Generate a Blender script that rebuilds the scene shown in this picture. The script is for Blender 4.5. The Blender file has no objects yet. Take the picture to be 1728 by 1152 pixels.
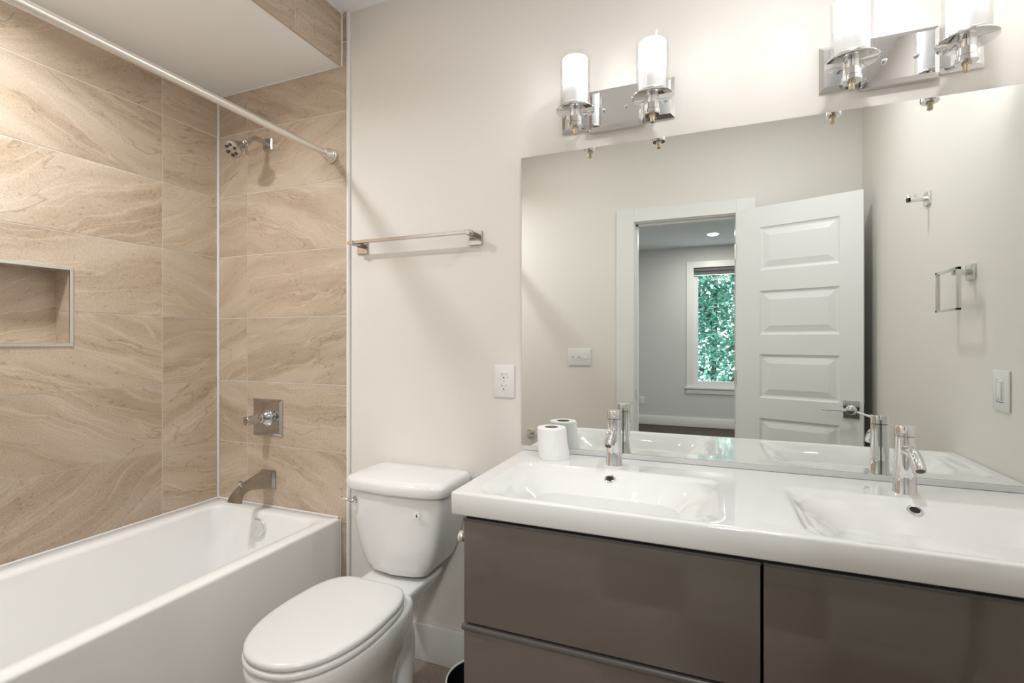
import bpy, bmesh, math, random
from mathutils import Vector, Matrix
PI = math.pi
random.seed(7)
S = bpy.context.scene
C = S.collection
H = 1.268                                   # eye height of the camera above the bathroom floor

# ------------------------------------------------------------------ camera, world, exposure
cam_data = bpy.data.cameras.new('camera')
cam = bpy.data.objects.new('camera', cam_data)
C.objects.link(cam)
cam.location = (0, 0, H)
cam.rotation_euler = (PI / 2, 0, 0.3802)
cam_data.sensor_width = 36.0
cam_data.lens = 826.5 / 1728 * 36
cam_data.clip_start = 0.01
S.camera = cam
S.view_settings.view_transform = 'Standard'
S.view_settings.look = 'None'
S.view_settings.gamma = 1
S.view_settings.use_curve_mapping = False
S.view_settings.exposure = 0.64

w = bpy.data.worlds.new('sky')
S.world = w
w.use_nodes = True
bg = w.node_tree.nodes['Background']
bg.inputs['Color'].default_value = (0.80, 0.92, 1.0, 1)
bg.inputs['Strength'].default_value = 2.6

# light strengths used by the lamp builders further down
SHADE_E = 22.0          # frosted sconce shades
SOFFIT_W = 9.8        # recessed lamp in the soffit over the tub
CEIL_FILL_W = 3.0          # fill downlights added in the bathroom ceiling
BED_W = 11.0           # recessed lamps in the bedroom, the one near the doorway added as fill
DOME_FILL_W = 16.5          # unseen dome lamp added in the bedroom to fill the bathroom

# ------------------------------------------------------------------ key dimensions
XL, XR = -2.206, 0.825          # left (tub) wall, right wall
YB, YD = 1.69, 0.005            # back (mirror) wall, door wall
DT = 0.12                       # door wall thickness
ZC = 2.675                      # ceiling
YW = -4.40                      # bedroom window wall
def Z(r): return H + r

# ------------------------------------------------------------------ materials
def mat(name, base, rough=0.5, metal=0.0, spec=0.5, bump=0.0, bscale=200.0, coat=0.0, tint=0.0, tscale=3.0, **kw):
    m = bpy.data.materials.new(name); m.use_nodes = True
    nt = m.node_tree; p = nt.nodes['Principled BSDF']
    p.inputs['Base Color'].default_value = (*base, 1)
    p.inputs['Roughness'].default_value = rough
    p.inputs['Metallic'].default_value = metal
    p.inputs['Specular IOR Level'].default_value = spec
    p.inputs['Coat Weight'].default_value = coat
    p.inputs['Coat Roughness'].default_value = 0.03
    tc = nt.nodes.new('ShaderNodeTexCoord')
    if tint:
        n = nt.nodes.new('ShaderNodeTexNoise'); n.inputs['Scale'].default_value = tscale
        n.inputs['Detail'].default_value = 4
        nt.links.new(tc.outputs['Object'], n.inputs['Vector'])
        mx = nt.nodes.new('ShaderNodeMix'); mx.data_type = 'RGBA'
        mx.inputs['A'].default_value = (*[c * (1 - tint) for c in base], 1)
        mx.inputs['B'].default_value = (*[min(1, c * (1 + tint)) for c in base], 1)
        nt.links.new(n.outputs['Fac'], mx.inputs['Factor'])
        nt.links.new(mx.outputs['Result'], p.inputs['Base Color'])
    if bump:
        n = nt.nodes.new('ShaderNodeTexNoise'); n.inputs['Scale'].default_value = bscale
        n.inputs['Detail'].default_value = 3
        nt.links.new(tc.outputs['Object'], n.inputs['Vector'])
        b = nt.nodes.new('ShaderNodeBump'); b.inputs['Strength'].default_value = bump
        b.inputs['Distance'].default_value = 0.001
        nt.links.new(n.outputs['Fac'], b.inputs['Height'])
        nt.links.new(b.outputs['Normal'], p.inputs['Normal'])
    for k, v in kw.items():
        p.inputs[k.replace('_', ' ')].default_value = v
    return m

M = {}
M['paint'] = mat('wall_paint', (0.79, 0.755, 0.708), 0.62, bump=0.15, bscale=260, tint=0.01)
M['bedpaint'] = mat('bedroom_paint', (0.63, 0.64, 0.625), 0.65, bump=0.15, bscale=260, tint=0.01)
M['ceil'] = mat('ceiling_paint', (0.88, 0.88, 0.88), 0.75, bump=0.1, bscale=220, tint=0.01)
M['trim'] = mat('white_trim_paint', (0.82, 0.815, 0.80), 0.32, bump=0.05, bscale=90, tint=0.01)
M['door'] = mat('white_door_paint', (0.83, 0.83, 0.825), 0.38, bump=0.06, bscale=120, tint=0.01)
M['china'] = mat('white_porcelain', (0.80, 0.79, 0.78), 0.07, coat=0.4, tint=0.008)
M['sink'] = mat('white_ceramic', (0.83, 0.825, 0.82), 0.05, coat=0.5, tint=0.008)
M['acrylic'] = mat('tub_acrylic', (0.90, 0.895, 0.885), 0.14, coat=0.2, tint=0.008)
M['seat'] = mat('seat_plastic', (0.74, 0.73, 0.72), 0.16, tint=0.008)
M['caulk'] = mat('white_caulk', (0.82, 0.80, 0.78), 0.45, bump=0.1, bscale=60, tint=0.02)
M['chrome'] = mat('chrome', (0.80, 0.80, 0.81), 0.045, 1.0, bump=0.01, bscale=30)
M['chrome_darkened'] = mat('shower_chrome_darkened', (0.56, 0.555, 0.55), 0.07, 1.0, bump=0.01, bscale=30)  # chrome darkened in colour to stand for dark surroundings it would reflect
M['dullchrome'] = mat('polished_nickel', (0.46, 0.43, 0.405), 0.16, 1.0, bump=0.01, bscale=30)
M['nickel'] = mat('satin_nickel', (0.78, 0.74, 0.68), 0.32, 0.85, bump=0.02, bscale=300)
M['steel'] = mat('brushed_steel', (0.75, 0.74, 0.71), 0.28, 1.0, bump=0.02, bscale=300)
M['brass'] = mat('worn_brass', (0.60, 0.50, 0.38), 0.25, 1.0, bump=0.05, bscale=80)
M['mirror'] = mat('mirror_silver', (0.855, 0.88, 0.86), 0.0, 1.0, tint=0.0)
M['mirror_edge'] = mat('mirror_glass_edge', (0.18, 0.20, 0.19), 0.2, 0.0, tint=0.02)
M['channel'] = mat('mirror_channel', (0.66, 0.66, 0.655), 0.15, 0.0, bump=0.01)
M['drawer'] = mat('gloss_grey_lacquer', (0.128, 0.108, 0.092), 0.10, coat=0.3, tint=0.015)
M['rail'] = mat('grey_handle_rail', (0.12, 0.11, 0.105), 0.28, 0.2, tint=0.02)
M['dark'] = mat('gap_shade_black', (0.012, 0.012, 0.014), 0.6, tint=0.05)  # near-black colour standing for shade in the vanity gaps
M['carcass'] = mat('grey_carcass', (0.09, 0.082, 0.075), 0.35, tint=0.02)
M['plastic'] = mat('white_plastic', (0.82, 0.81, 0.79), 0.3, tint=0.01)
M['slot'] = mat('dark_slots', (0.05, 0.045, 0.04), 0.6, tint=0.05)
M['black'] = mat('black_plastic', (0.012, 0.014, 0.016), 0.18, tint=0.05)
M['binrim'] = mat('bin_rim_pale', (0.80, 0.79, 0.77), 0.3, 0.0, bump=0.02)
M['paper'] = mat('tissue_paper', (0.86, 0.855, 0.85), 0.95, spec=0.1, bump=0.5, bscale=160, tint=0.015)
M['card'] = mat('cardboard', (0.30, 0.25, 0.22), 0.9, bump=0.2, tint=0.06)
M['grout'] = mat('light_grout', (0.74, 0.685, 0.61), 0.8, bump=0.3, bscale=200, tint=0.04)
M['carpet'] = mat('brown_carpet', (0.10, 0.082, 0.068), 0.95, spec=0.1, bump=1.0, bscale=500, tint=0.25, tscale=90)
M['blind'] = mat('grey_blind_fabric', (0.16, 0.15, 0.15), 0.7, bump=0.2, bscale=300, tint=0.1, tscale=40)
M['bark'] = mat('bark', (0.10, 0.085, 0.07), 0.9, bump=0.8, bscale=20, tint=0.2, tscale=9)
M['nozzle'] = mat('black_nozzle', (0.03, 0.03, 0.03), 0.4, tint=0.05)

def thin_glass(name, col=(1, 1, 1), refl=0.4):
    m = bpy.data.materials.new(name); m.use_nodes = True
    nt = m.node_tree; nt.nodes.clear()
    o = nt.nodes.new('ShaderNodeOutputMaterial'); mx = nt.nodes.new('ShaderNodeMixShader')
    t = nt.nodes.new('ShaderNodeBsdfTransparent'); g = nt.nodes.new('ShaderNodeBsdfGlossy')
    f = nt.nodes.new('ShaderNodeFresnel'); f.inputs['IOR'].default_value = 1.45
    t.inputs['Color'].default_value = (*col, 1); g.inputs['Roughness'].default_value = 0.02
    k = nt.nodes.new('ShaderNodeMath'); k.operation = 'MULTIPLY'; k.inputs[1].default_value = refl
    nt.links.new(f.outputs[0], k.inputs[0]); nt.links.new(k.outputs[0], mx.inputs[0]); nt.links.new(t.outputs[0], mx.inputs[1])
    nt.links.new(g.outputs[0], mx.inputs[2]); nt.links.new(mx.outputs[0], o.inputs[0])
    return m
M['glass'] = thin_glass('clear_glass', (0.985, 0.985, 0.985))
M['pane'] = thin_glass('window_glass', (0.93, 0.97, 0.97))

def glow(name, col, strength):
    m = bpy.data.materials.new(name); m.use_nodes = True
    p = m.node_tree.nodes['Principled BSDF']
    p.inputs['Base Color'].default_value = (0.8, 0.8, 0.8, 1)
    p.inputs['Emission Color'].default_value = (*col, 1)
    p.inputs['Emission Strength'].default_value = strength
    return m
M['shade'] = glow('lit_frosted_glass', (0.975, 0.985, 1.0), SHADE_E)
M['opal'] = mat('frosted_glass', (0.88, 0.88, 0.88), 0.5, tint=0.01, Transmission_Weight=0.0, Emission_Strength=0.0)
M['lens'] = glow('lit_lens', (1.0, 0.95, 0.88), 14.0)

def tile_material(name, dark, mid, light, rough=0.17):
    """stone-look porcelain: flowing bands, fine grain, thin cracks; each tile has its own offset and direction"""
    m = bpy.data.materials.new(name); m.use_nodes = True
    nt = m.node_tree; L = nt.links; N = nt.nodes
    p = N['Principled BSDF']; p.inputs['Roughness'].default_value = rough
    uv = N.new('ShaderNodeUVMap'); uv.uv_map = 'tile_uv'
    at = N.new('ShaderNodeAttribute'); at.attribute_name = 'tile_seed'; at.attribute_type = 'GEOMETRY'
    sep = N.new('ShaderNodeSeparateColor'); L.new(at.outputs['Color'], sep.inputs[0])
    ofs = N.new('ShaderNodeVectorMath'); ofs.operation = 'SCALE'; ofs.inputs['Scale'].default_value = 37.0
    L.new(at.outputs['Color'], ofs.inputs[0])
    ang = N.new('ShaderNodeMapRange'); ang.inputs['To Min'].default_value = -0.55; ang.inputs['To Max'].default_value = 0.42
    L.new(sep.outputs[0], ang.inputs['Value'])
    rot = N.new('ShaderNodeVectorRotate'); rot.rotation_type = 'Z_AXIS'
    L.new(uv.outputs[0], rot.inputs['Vector']); L.new(ang.outputs[0], rot.inputs['Angle'])
    add = N.new('ShaderNodeVectorMath'); L.new(rot.outputs[0], add.inputs[0]); L.new(ofs.outputs[0], add.inputs[1])
    # warp
    wn = N.new('ShaderNodeTexNoise'); wn.inputs['Scale'].default_value = 1.9; wn.inputs['Detail'].default_value = 4.0
    L.new(add.outputs[0], wn.inputs['Vector'])
    ws = N.new('ShaderNodeVectorMath'); ws.operation = 'SCALE'; ws.inputs['Scale'].default_value = 0.24
    L.new(wn.outputs['Color'], ws.inputs[0])
    wa = N.new('ShaderNodeVectorMath'); L.new(add.outputs[0], wa.inputs[0]); L.new(ws.outputs[0], wa.inputs[1])
    st = N.new('ShaderNodeMapping'); st.inputs['Scale'].default_value = (1.3, 9.0, 1.0)
    L.new(wa.outputs[0], st.inputs['Vector'])
    bands = N.new('ShaderNodeTexNoise'); bands.inputs['Scale'].default_value = 1.0; bands.inputs['Detail'].default_value = 6.0
    bands.inputs['Roughness'].default_value = 0.55
    L.new(st.outputs[0], bands.inputs['Vector'])
    ramp = N.new('ShaderNodeValToRGB'); e = ramp.color_ramp.elements
    e[0].position = 0.34; e[0].color = (*dark, 1); e[1].position = 0.66; e[1].color = (*light, 1)
    k = ramp.color_ramp.elements.new(0.50); k.color = (*mid, 1)
    L.new(bands.outputs['Fac'], ramp.inputs[0])
    # thin light strata
    st2 = N.new('ShaderNodeMapping'); st2.inputs['Scale'].default_value = (1.0, 13.0, 1.0)
    L.new(wa.outputs[0], st2.inputs['Vector'])
    wv = N.new('ShaderNodeTexNoise'); wv.inputs['Scale'].default_value = 1.15; wv.inputs['Detail'].default_value = 2.0
    L.new(st2.outputs[0], wv.inputs['Vector'])
    sb = N.new('ShaderNodeMath'); sb.operation = 'SUBTRACT'; sb.inputs[1].default_value = 0.52; L.new(wv.outputs['Fac'], sb.inputs[0])
    ab = N.new('ShaderNodeMath'); ab.operation = 'ABSOLUTE'; L.new(sb.outputs[0], ab.inputs[0])
    mr = N.new('ShaderNodeMapRange'); mr.inputs['From Min'].default_value = 0.0; mr.inputs['From Max'].default_value = 0.022
    mr.inputs['To Min'].default_value = 0.34; mr.inputs['To Max'].default_value = 0.0
    L.new(ab.outputs[0], mr.inputs['Value'])
    mx = N.new('ShaderNodeMix'); mx.data_type = 'RGBA'; mx.inputs['B'].default_value = (*[min(1, c * 1.28) for c in light], 1)
    L.new(mr.outputs[0], mx.inputs['Factor']); L.new(ramp.outputs[0], mx.inputs['A'])
    # grain
    gr = N.new('ShaderNodeTexNoise'); gr.inputs['Scale'].default_value = 210.0; gr.inputs['Detail'].default_value = 2.0
    L.new(add.outputs[0], gr.inputs['Vector'])
    gm = N.new('ShaderNodeMapRange'); gm.inputs['From Min'].default_value = 0.3; gm.inputs['From Max'].default_value = 0.7
    gm.inputs['To Min'].default_value = 0.84; gm.inputs['To Max'].default_value = 1.05
    L.new(gr.outputs['Fac'], gm.inputs['Value'])
    # dark pits and hair cracks, only along some strata
    cr = N.new('ShaderNodeMapping'); cr.inputs['Scale'].default_value = (1.1, 5.0, 1.0); L.new(wa.outputs[0], cr.inputs['Vector'])
    cn = N.new('ShaderNodeTexNoise'); cn.inputs['Scale'].default_value = 0.9; cn.inputs['Detail'].default_value = 4.0
    L.new(cr.outputs[0], cn.inputs['Vector'])
    cs = N.new('ShaderNodeMath'); cs.operation = 'SUBTRACT'; cs.inputs[1].default_value = 0.43; L.new(cn.outputs['Fac'], cs.inputs[0])
    ca_ = N.new('ShaderNodeMath'); ca_.operation = 'ABSOLUTE'; L.new(cs.outputs[0], ca_.inputs[0])
    cm = N.new('ShaderNodeMapRange'); cm.inputs['From Max'].default_value = 0.0045
    cm.inputs['To Min'].default_value = 0.74; cm.inputs['To Max'].default_value = 1.0
    L.new(ca_.outputs[0], cm.inputs['Value'])
    pn = N.new('ShaderNodeTexNoise'); pn.inputs['Scale'].default_value = 75.0; pn.inputs['Detail'].default_value = 3.0
    pm = N.new('ShaderNodeMapping'); pm.inputs['Scale'].default_value = (.6, 1.0, 1.0); L.new(add.outputs[0], pm.inputs['Vector']); L.new(pm.outputs[0], pn.inputs['Vector'])
    pa = N.new('ShaderNodeMath'); pa.operation = 'MULTIPLY_ADD'; pa.inputs[1].default_value = 0.35; L.new(bands.outputs['Fac'], pa.inputs[0]); L.new(pn.outputs['Fac'], pa.inputs[2])
    pr = N.new('ShaderNodeMapRange'); pr.inputs['From Min'].default_value = 0.47; pr.inputs['From Max'].default_value = 0.53
    pr.inputs['To Min'].default_value = 0.80; pr.inputs['To Max'].default_value = 1.0; L.new(pa.outputs[0], pr.inputs['Value'])
    cx_ = N.new('ShaderNodeMath'); cx_.operation = 'MULTIPLY'; L.new(cm.outputs[0], cx_.inputs[0]); L.new(pr.outputs[0], cx_.inputs[1]); cm = cx_
    tv = N.new('ShaderNodeMapRange'); tv.inputs['To Min'].default_value = 0.94; tv.inputs['To Max'].default_value = 1.05
    L.new(sep.outputs[1], tv.inputs['Value'])
    m1 = N.new('ShaderNodeMath'); m1.operation = 'MULTIPLY'; L.new(gm.outputs[0], m1.inputs[0]); L.new(cm.outputs[0], m1.inputs[1])
    m2 = N.new('ShaderNodeMath'); m2.operation = 'MULTIPLY'; L.new(m1.outputs[0], m2.inputs[0]); L.new(tv.outputs[0], m2.inputs[1])
    fin = N.new('ShaderNodeVectorMath'); fin.operation = 'SCALE'
    L.new(mx.outputs['Result'], fin.inputs[0]); L.new(m2.outputs[0], fin.inputs['Scale'])
    L.new(fin.outputs[0], p.inputs['Base Color'])
    return m
M['tile'] = tile_material('taupe_stone_tile', (0.455, 0.348, 0.25), (0.54, 0.428, 0.322), (0.61, 0.50, 0.395))
M['floortile'] = tile_material('floor_tile', (0.29, 0.24, 0.19), (0.34, 0.285, 0.23), (0.39, 0.33, 0.27), 0.35)

def leaf_material():
    m = bpy.data.materials.new('leaves'); m.use_nodes = True
    nt = m.node_tree; p = nt.nodes['Principled BSDF']
    tc = nt.nodes.new('ShaderNodeTexCoord'); n = nt.nodes.new('ShaderNodeTexNoise'); n.inputs['Scale'].default_value = 6
    nt.links.new(tc.outputs['Object'], n.inputs['Vector'])
    r = nt.nodes.new('ShaderNodeValToRGB'); e = r.color_ramp.elements
    e[0].position = .35; e[0].color = (0.09, 0.30, 0.22, 1); e[1].position = .65; e[1].color = (0.36, 0.58, 0.46, 1)
    nt.links.new(n.outputs['Fac'], r.inputs[0]); nt.links.new(r.outputs[0], p.inputs['Base Color'])
    p.inputs['Roughness'].default_value = 0.45
    tr = nt.nodes.new('ShaderNodeBsdfTranslucent'); mx = nt.nodes.new('ShaderNodeMixShader'); mx.inputs[0].default_value = 0.45
    nt.links.new(r.outputs[0], tr.inputs['Color'])
    o = nt.nodes['Material Output']
    nt.links.new(p.outputs[0], mx.inputs[1]); nt.links.new(tr.outputs[0], mx.inputs[2]); nt.links.new(mx.outputs[0], o.inputs[0])
    return m
M['leaf'] = leaf_material()

# ------------------------------------------------------------------ mesh helpers
class MB:
    def __init__(s): s.bm = bmesh.new()
    def box(s, x0, x1, y0, y1, z0, z1, bev=0.0, seg=2, rot=None):
        vs = [s.bm.verts.new(Vector((x, y, z))) for x in (x0, x1) for y in (y0, y1) for z in (z0, z1)]
        q = [(0, 1, 3, 2), (4, 6, 7, 5), (0, 4, 5, 1), (2, 3, 7, 6), (0, 2, 6, 4), (1, 5, 7, 3)]
        fs = [s.bm.faces.new([vs[i] for i in f]) for f in q]
        if bev:
            es = list({e for f in fs for e in f.edges})
            bmesh.ops.bevel(s.bm, geom=es, offset=bev, segments=seg, profile=0.5, affect='EDGES')
        return s
    def ring(s, pts): return [s.bm.verts.new(Vector(p)) for p in pts]
    def loft(s, rings, cap0=True, cap1=True, closed=True):
        R = [s.ring(r) for r in rings]
        n = len(R[0])
        for a, b in zip(R, R[1:]):
            for i in range(n if closed else n - 1):
                j = (i + 1) % n
                s.bm.faces.new([a[i], a[j], b[j], b[i]])
        if cap0: s.bm.faces.new(R[0][::-1])
        if cap1: s.bm.faces.new(R[-1])
        return R
    def lathe(s, prof, c, axis=(0, 0, 1), n=32, cap0=True, cap1=True):
        ax = Vector(axis).normalized()
        u = ax.orthogonal().normalized(); v = ax.cross(u)
        c = Vector(c)
        s.loft([[c + ax * h + (u * math.cos(2 * PI * i / n) + v * math.sin(2 * PI * i / n)) * max(r, 1e-4) for i in range(n)] for r, h in prof], cap0, cap1)
        return s
    def arc_shell(s, prof, c, a0, a1, n=32):
        c = Vector(c)
        s.loft([[c + Vector((r * math.cos(a0 + (a1 - a0) * i / n), r * math.sin(a0 + (a1 - a0) * i / n), h)) for i in range(n + 1)] for r, h in prof], False, False, closed=False)
        return s
    def cyl(s, a, b, r, r2=None, n=24):
        a = Vector(a); b = Vector(b); d = b - a
        return s.lathe([(r, 0), (r if r2 is None else r2, d.length)], a, d, n)
    def tube(s, pts, rad, n=16, sq=None):
        """sweep a circle (or a rectangle sq=(w,h)) along pts; rad is one number or one per point"""
        P = [Vector(p) for p in pts]; rings = []
        up = Vector((0, 0, 1)); prev = None
        for i, p in enumerate(P):
            t = (P[min(i + 1, len(P) - 1)] - P[max(i - 1, 0)]).normalized()
            if prev is None:
                a = up if abs(t.dot(up)) < 0.95 else Vector((1, 0, 0))
                u = (a - t * a.dot(t)).normalized()
            else: u = (prev - t * prev.dot(t)).normalized()
            prev = u; v = t.cross(u)
            if sq:
                ww, hh = sq[i] if isinstance(sq[0], (tuple, list)) else sq
                rings.append([p + v * a * ww / 2 + u * b * hh / 2 for a, b in ((1, 1), (-1, 1), (-1, -1), (1, -1))])
            else:
                r = rad[i] if isinstance(rad, (list, tuple)) else rad
                rings.append([p + (u * math.cos(2 * PI * k / n) + v * math.sin(2 * PI * k / n)) * r for k in range(n)])
        s.loft(rings)
        return s
    def build(s, name, m, parent=None, smooth=True, angle=35):
        bmesh.ops.recalc_face_normals(s.bm, faces=s.bm.faces)
        me = bpy.data.meshes.new(name); s.bm.to_mesh(me); s.bm.free()
        me.materials.append(M[m] if isinstance(m, str) else m)
        if smooth and len(me.polygons):
            me.polygons.foreach_set('use_smooth', [True] * len(me.polygons))
            try: me.set_sharp_from_angle(angle=math.radians(angle))
            except Exception: pass
        o = bpy.data.objects.new(name, me); C.objects.link(o)
        if parent is not None:
            o.parent = parent
            o.matrix_parent_inverse = parent_inv(parent)
        return o

def world_loc(o):
    v = Vector(o.location)
    while o.parent is not None:
        o = o.parent; v = v + Vector(o.location) if not o.get('_mesh') else v
    return v
def parent_inv(p):
    # all meshes are modelled in world coordinates; only the root Empty carries a location
    r = p
    while r.parent is not None: r = r.parent
    if p is r: return Matrix.Translation(-Vector(r.location))
    return Matrix.Identity(4)

def thing(name, label, cat, loc=(0, 0, 0), group=None):
    o = bpy.data.objects.new(name, None); C.objects.link(o)
    o.location = loc; o.empty_display_size = 0.05
    o['label'] = label; o['category'] = cat
    if group: o['group'] = group
    return o
def tag(o, label, cat, group=None):
    o['label'] = label; o['category'] = cat
    if group: o['group'] = group
    return o
def struct(o, label=None, cat=None):
    o['kind'] = 'structure'
    if label: o['label'] = label
    if cat: o['category'] = cat
    return o
def copy_tree(o, parent=None, cat=True):
    c = o.copy(); C.objects.link(c)
    if parent is not None: c.parent = parent
    for ch in list(o.children): copy_tree(ch, c)
    return c

def rrect(x0, x1, y0, y1, r, z, n=8):
    """rounded rectangle outline in a horizontal plane, counter-clockwise"""
    pts = []
    for cx, cy, a0 in ((x1 - r, y1 - r, 0), (x0 + r, y1 - r, PI / 2), (x0 + r, y0 + r, PI), (x1 - r, y0 + r, 3 * PI / 2)):
        for i in range(n + 1):
            a = a0 + PI / 2 * i / n
            pts.append((cx + r * math.cos(a), cy + r * math.sin(a), z))
    return pts

def bez(p0, p1, p2, p3, n=10):
    p0, p1, p2, p3 = map(Vector, (p0, p1, p2, p3)); out = []
    for i in range(n + 1):
        t = i / n
        out.append(p0 * (1 - t) ** 3 + p1 * 3 * t * (1 - t) ** 2 + p2 * 3 * t * t * (1 - t) + p3 * t ** 3)
    return out

# ------------------------------------------------------------------ room shell
def wall_with_hole(name, m, x0, x1, y0, y1, z0, z1, hx0, hx1, hz0, hz1):
    b = MB()
    b.box(x0, hx0, y0, y1, z0, z1); b.box(hx1, x1, y0, y1, z0, z1)
    b.box(hx0, hx1, y0, y1, hz1, z1)
    if hz0 > z0: b.box(hx0, hx1, y0, y1, z0, hz0)
    return struct(b.build(name, m, smooth=False))

XT = -1.431                     # end of the tiling on the back wall
XS = -1.456                     # face of the soffit
ZS = Z(1.182)                   # underside of the soffit
TT = 0.010                      # tile thickness

def tile_panel(name, origin, sdir, nrm, s_joints, z_joints, s0, s1, z0, z1, parent, holes=(), mtl='tile', gap=0.004, seed=1):
    """one mesh: a grid of stone tiles with grout between; s runs along the wall, z up"""
    rnd = random.Random(seed)
    o = Vector(origin); sd = Vector(sdir); nd = Vector(nrm)
    bm = bmesh.new(); uvl = bm.loops.layers.uv.new('tile_uv'); cl = bm.loops.layers.float_color.new('tile_seed')
    up = Vector((0, 0, 1)) if abs(nd.z) < .5 else nd.cross(sd)
    S_ = [s0] + [j for j in s_joints if s0 < j < s1] + [s1]
    Z_ = [z0] + [j for j in z_joints if z0 < j < z1] + [z1]
    def rects(a, b, c, d):
        out = [(a, b, c, d)]
        for (ha, hb, hc, hd) in holes:
            nxt = []
            for (p, q, r, t) in out:
                if hb <= p or ha >= q or hd <= r or hc >= t: nxt.append((p, q, r, t)); continue
                if ha > p: nxt.append((p, ha, r, t))
                if hb < q: nxt.append((hb, q, r, t))
                x, y = max(p, ha), min(q, hb)
                if hc > r: nxt.append((x, y, r, hc))
                if hd < t: nxt.append((x, y, hd, t))
            out = nxt
        return out
    def quad(a, b, c, d, h, col, mi):
        vs = [bm.verts.new(o + sd * s + up * z + nd * h) for s, z in ((a, c), (b, c), (b, d), (a, d))]
        f = bm.faces.new(vs); f.material_index = mi
        for l, (s, z) in zip(f.loops, ((a, c), (b, c), (b, d), (a, d))):
            l[uvl].uv = (s, z); l[cl] = col
        return f
    for i in range(len(S_) - 1):
        for k in range(len(Z_) - 1):
            col = (rnd.random(), rnd.random(), rnd.random(), 1)
            a = S_[i] + (gap / 2 if i else 0); b = S_[i + 1] - (gap / 2 if i < len(S_) - 2 else 0)
            c = Z_[k] + (gap / 2 if k else 0); d = Z_[k + 1] - (gap / 2 if k < len(Z_) - 2 else 0)
            for r in rects(a, b, c, d):
                quad(*r, TT, col, 0)
    for r in rects(s0, s1, z0, z1): quad(*r, TT - 0.0012, (0.5, 0.5, 0.5, 1), 1)
    # closing edges of the cladding
    for (s_a, z_a, s_b, z_b) in ((s0, z0, s1, z0), (s0, z1, s1, z1), (s0, z0, s0, z1), (s1, z0, s1, z1)):
        vs = [bm.verts.new(o + sd * s + up * z + nd * h) for s, z, h in ((s_a, z_a, 0), (s_b, z_b, 0), (s_b, z_b, TT), (s_a, z_a, TT))]
        f = bm.faces.new(vs); f.material_index = 0
        for l in f.loops: l[uvl].uv = (l.vert.co.x + l.vert.co.y, l.vert.co.z); l[cl] = (.5, .2, .4, 1)
    bmesh.ops.recalc_face_normals(bm, faces=bm.faces)
    for f in bm.faces:
        if abs(f.normal.dot(nd)) > .9 and f.normal.dot(nd) < 0: f.normal_flip()
    me = bpy.data.meshes.new(name); bm.to_mesh(me); bm.free()
    me.materials.append(M[mtl]); me.materials.append(M['grout'])
    ob = bpy.data.objects.new(name, me); C.objects.link(ob); ob.parent = parent
    return ob

ZJ = [Z(0.111) + 0.2945 * k for k in range(-6, 8)]
ZJ = [Z(v) for v in (-1.064, -0.770, -0.477, -0.187, 0.111, 0.406, 0.695, 0.988, 1.281)]

# bathroom walls: the tiled ones stand TT behind the tile face
wall_back = struct(MB().box(XL - 0.15, XR + 0.10, YB, YB + 0.12, 0, ZC).build('wall_back', 'paint', smooth=False))
tile_panel('tile_cladding', (0, YB, 0), (1, 0, 0), (0, -1, 0), [-2.016], ZJ, XL + 0.001, XT, 0.0, ZC, wall_back, seed=11)
NY0, NY1, NZ0, NZ1 = 0.62, 1.082, Z(-0.006), Z(0.265)       # niche opening
b = MB()
xw0, xw1 = XL - TT - 0.12, XL - TT
ne = .002
b.box(xw0, xw1, YD - DT, NY0 - ne, 0, ZC); b.box(xw0, xw1, NY1 + ne, YB + 0.12, 0, ZC)
b.box(xw0, xw1, NY0 - ne, NY1 + ne, 0, NZ0 - ne); b.box(xw0, xw1, NY0 - ne, NY1 + ne, NZ1 + ne, ZC)
wall_left = struct(b.build('wall_left', 'paint', smooth=False))
tile_panel('tile_cladding', (XL - TT, 0, 0), (0, 1, 0), (1, 0, 0), [0.216, 0.816, 1.416], ZJ, YD, YB - TT, 0.0, ZC, wall_left,
           holes=[(NY0, NY1, NZ0, NZ1)], seed=5)
# niche lining: back and four reveals in the same tile
def niche():
    bm = bmesh.new(); uvl = bm.loops.layers.uv.new('tile_uv'); cl = bm.loops.layers.float_color.new('tile_seed')
    xb, xf = XL - 0.095, XL - 0.001
    P = [[(xb, NY0, NZ0), (xb, NY1, NZ0), (xb, NY1, NZ1), (xb, NY0, NZ1)], [(xf, NY0, NZ0), (xf, NY1, NZ0), (xf, NY1, NZ1), (xf, NY0, NZ1)]]
    q = [P[0], [P[0][0], P[1][0], P[1][1], P[0][1]], [P[0][1], P[1][1], P[1][2], P[0][2]], [P[0][2], P[1][2], P[1][3], P[0][3]], [P[0][3], P[1][3], P[1][0], P[0][0]]]
    for i, pts in enumerate(q):
        f = bm.faces.new([bm.verts.new(p) for p in pts])
        for l in f.loops:
            l[uvl].uv = (l.vert.co.y + l.vert.co.x, l.vert.co.z); l[cl] = (0.2 + 0.15 * i, 0.05, 0.7, 1)
    me = bpy.data.meshes.new('niche_lining'); bm.to_mesh(me); bm.free(); me.materials.append(M['tile'])
    o = bpy.data.objects.new('niche_lining', me); C.objects.link(o); o.parent = wall_left
niche()
b = MB(); t = 0.011
for (a, c, d, e) in ((NY0 - t, NY1 + t, NZ1, NZ1 + t), (NY0 - t, NY1 + t, NZ0 - t, NZ0), (NY0 - t, NY0, NZ0, NZ1), (NY1, NY1 + t, NZ0, NZ1)):
    b.box(XL - 0.004, XL + 0.004, a, c, d, e, 0.001, 1)
o = b.build('niche_frame', 'steel', wall_left); o['label'] = 'silver metal edge around the tiled niche'
wall_right = struct(MB().box(XR, XR + 0.10, YD - DT, YB + 0.0, 0, ZC).build('wall_right', 'paint', smooth=False))
DX0, DX1, DZ = -0.452, 0.161, Z(0.792)
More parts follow.
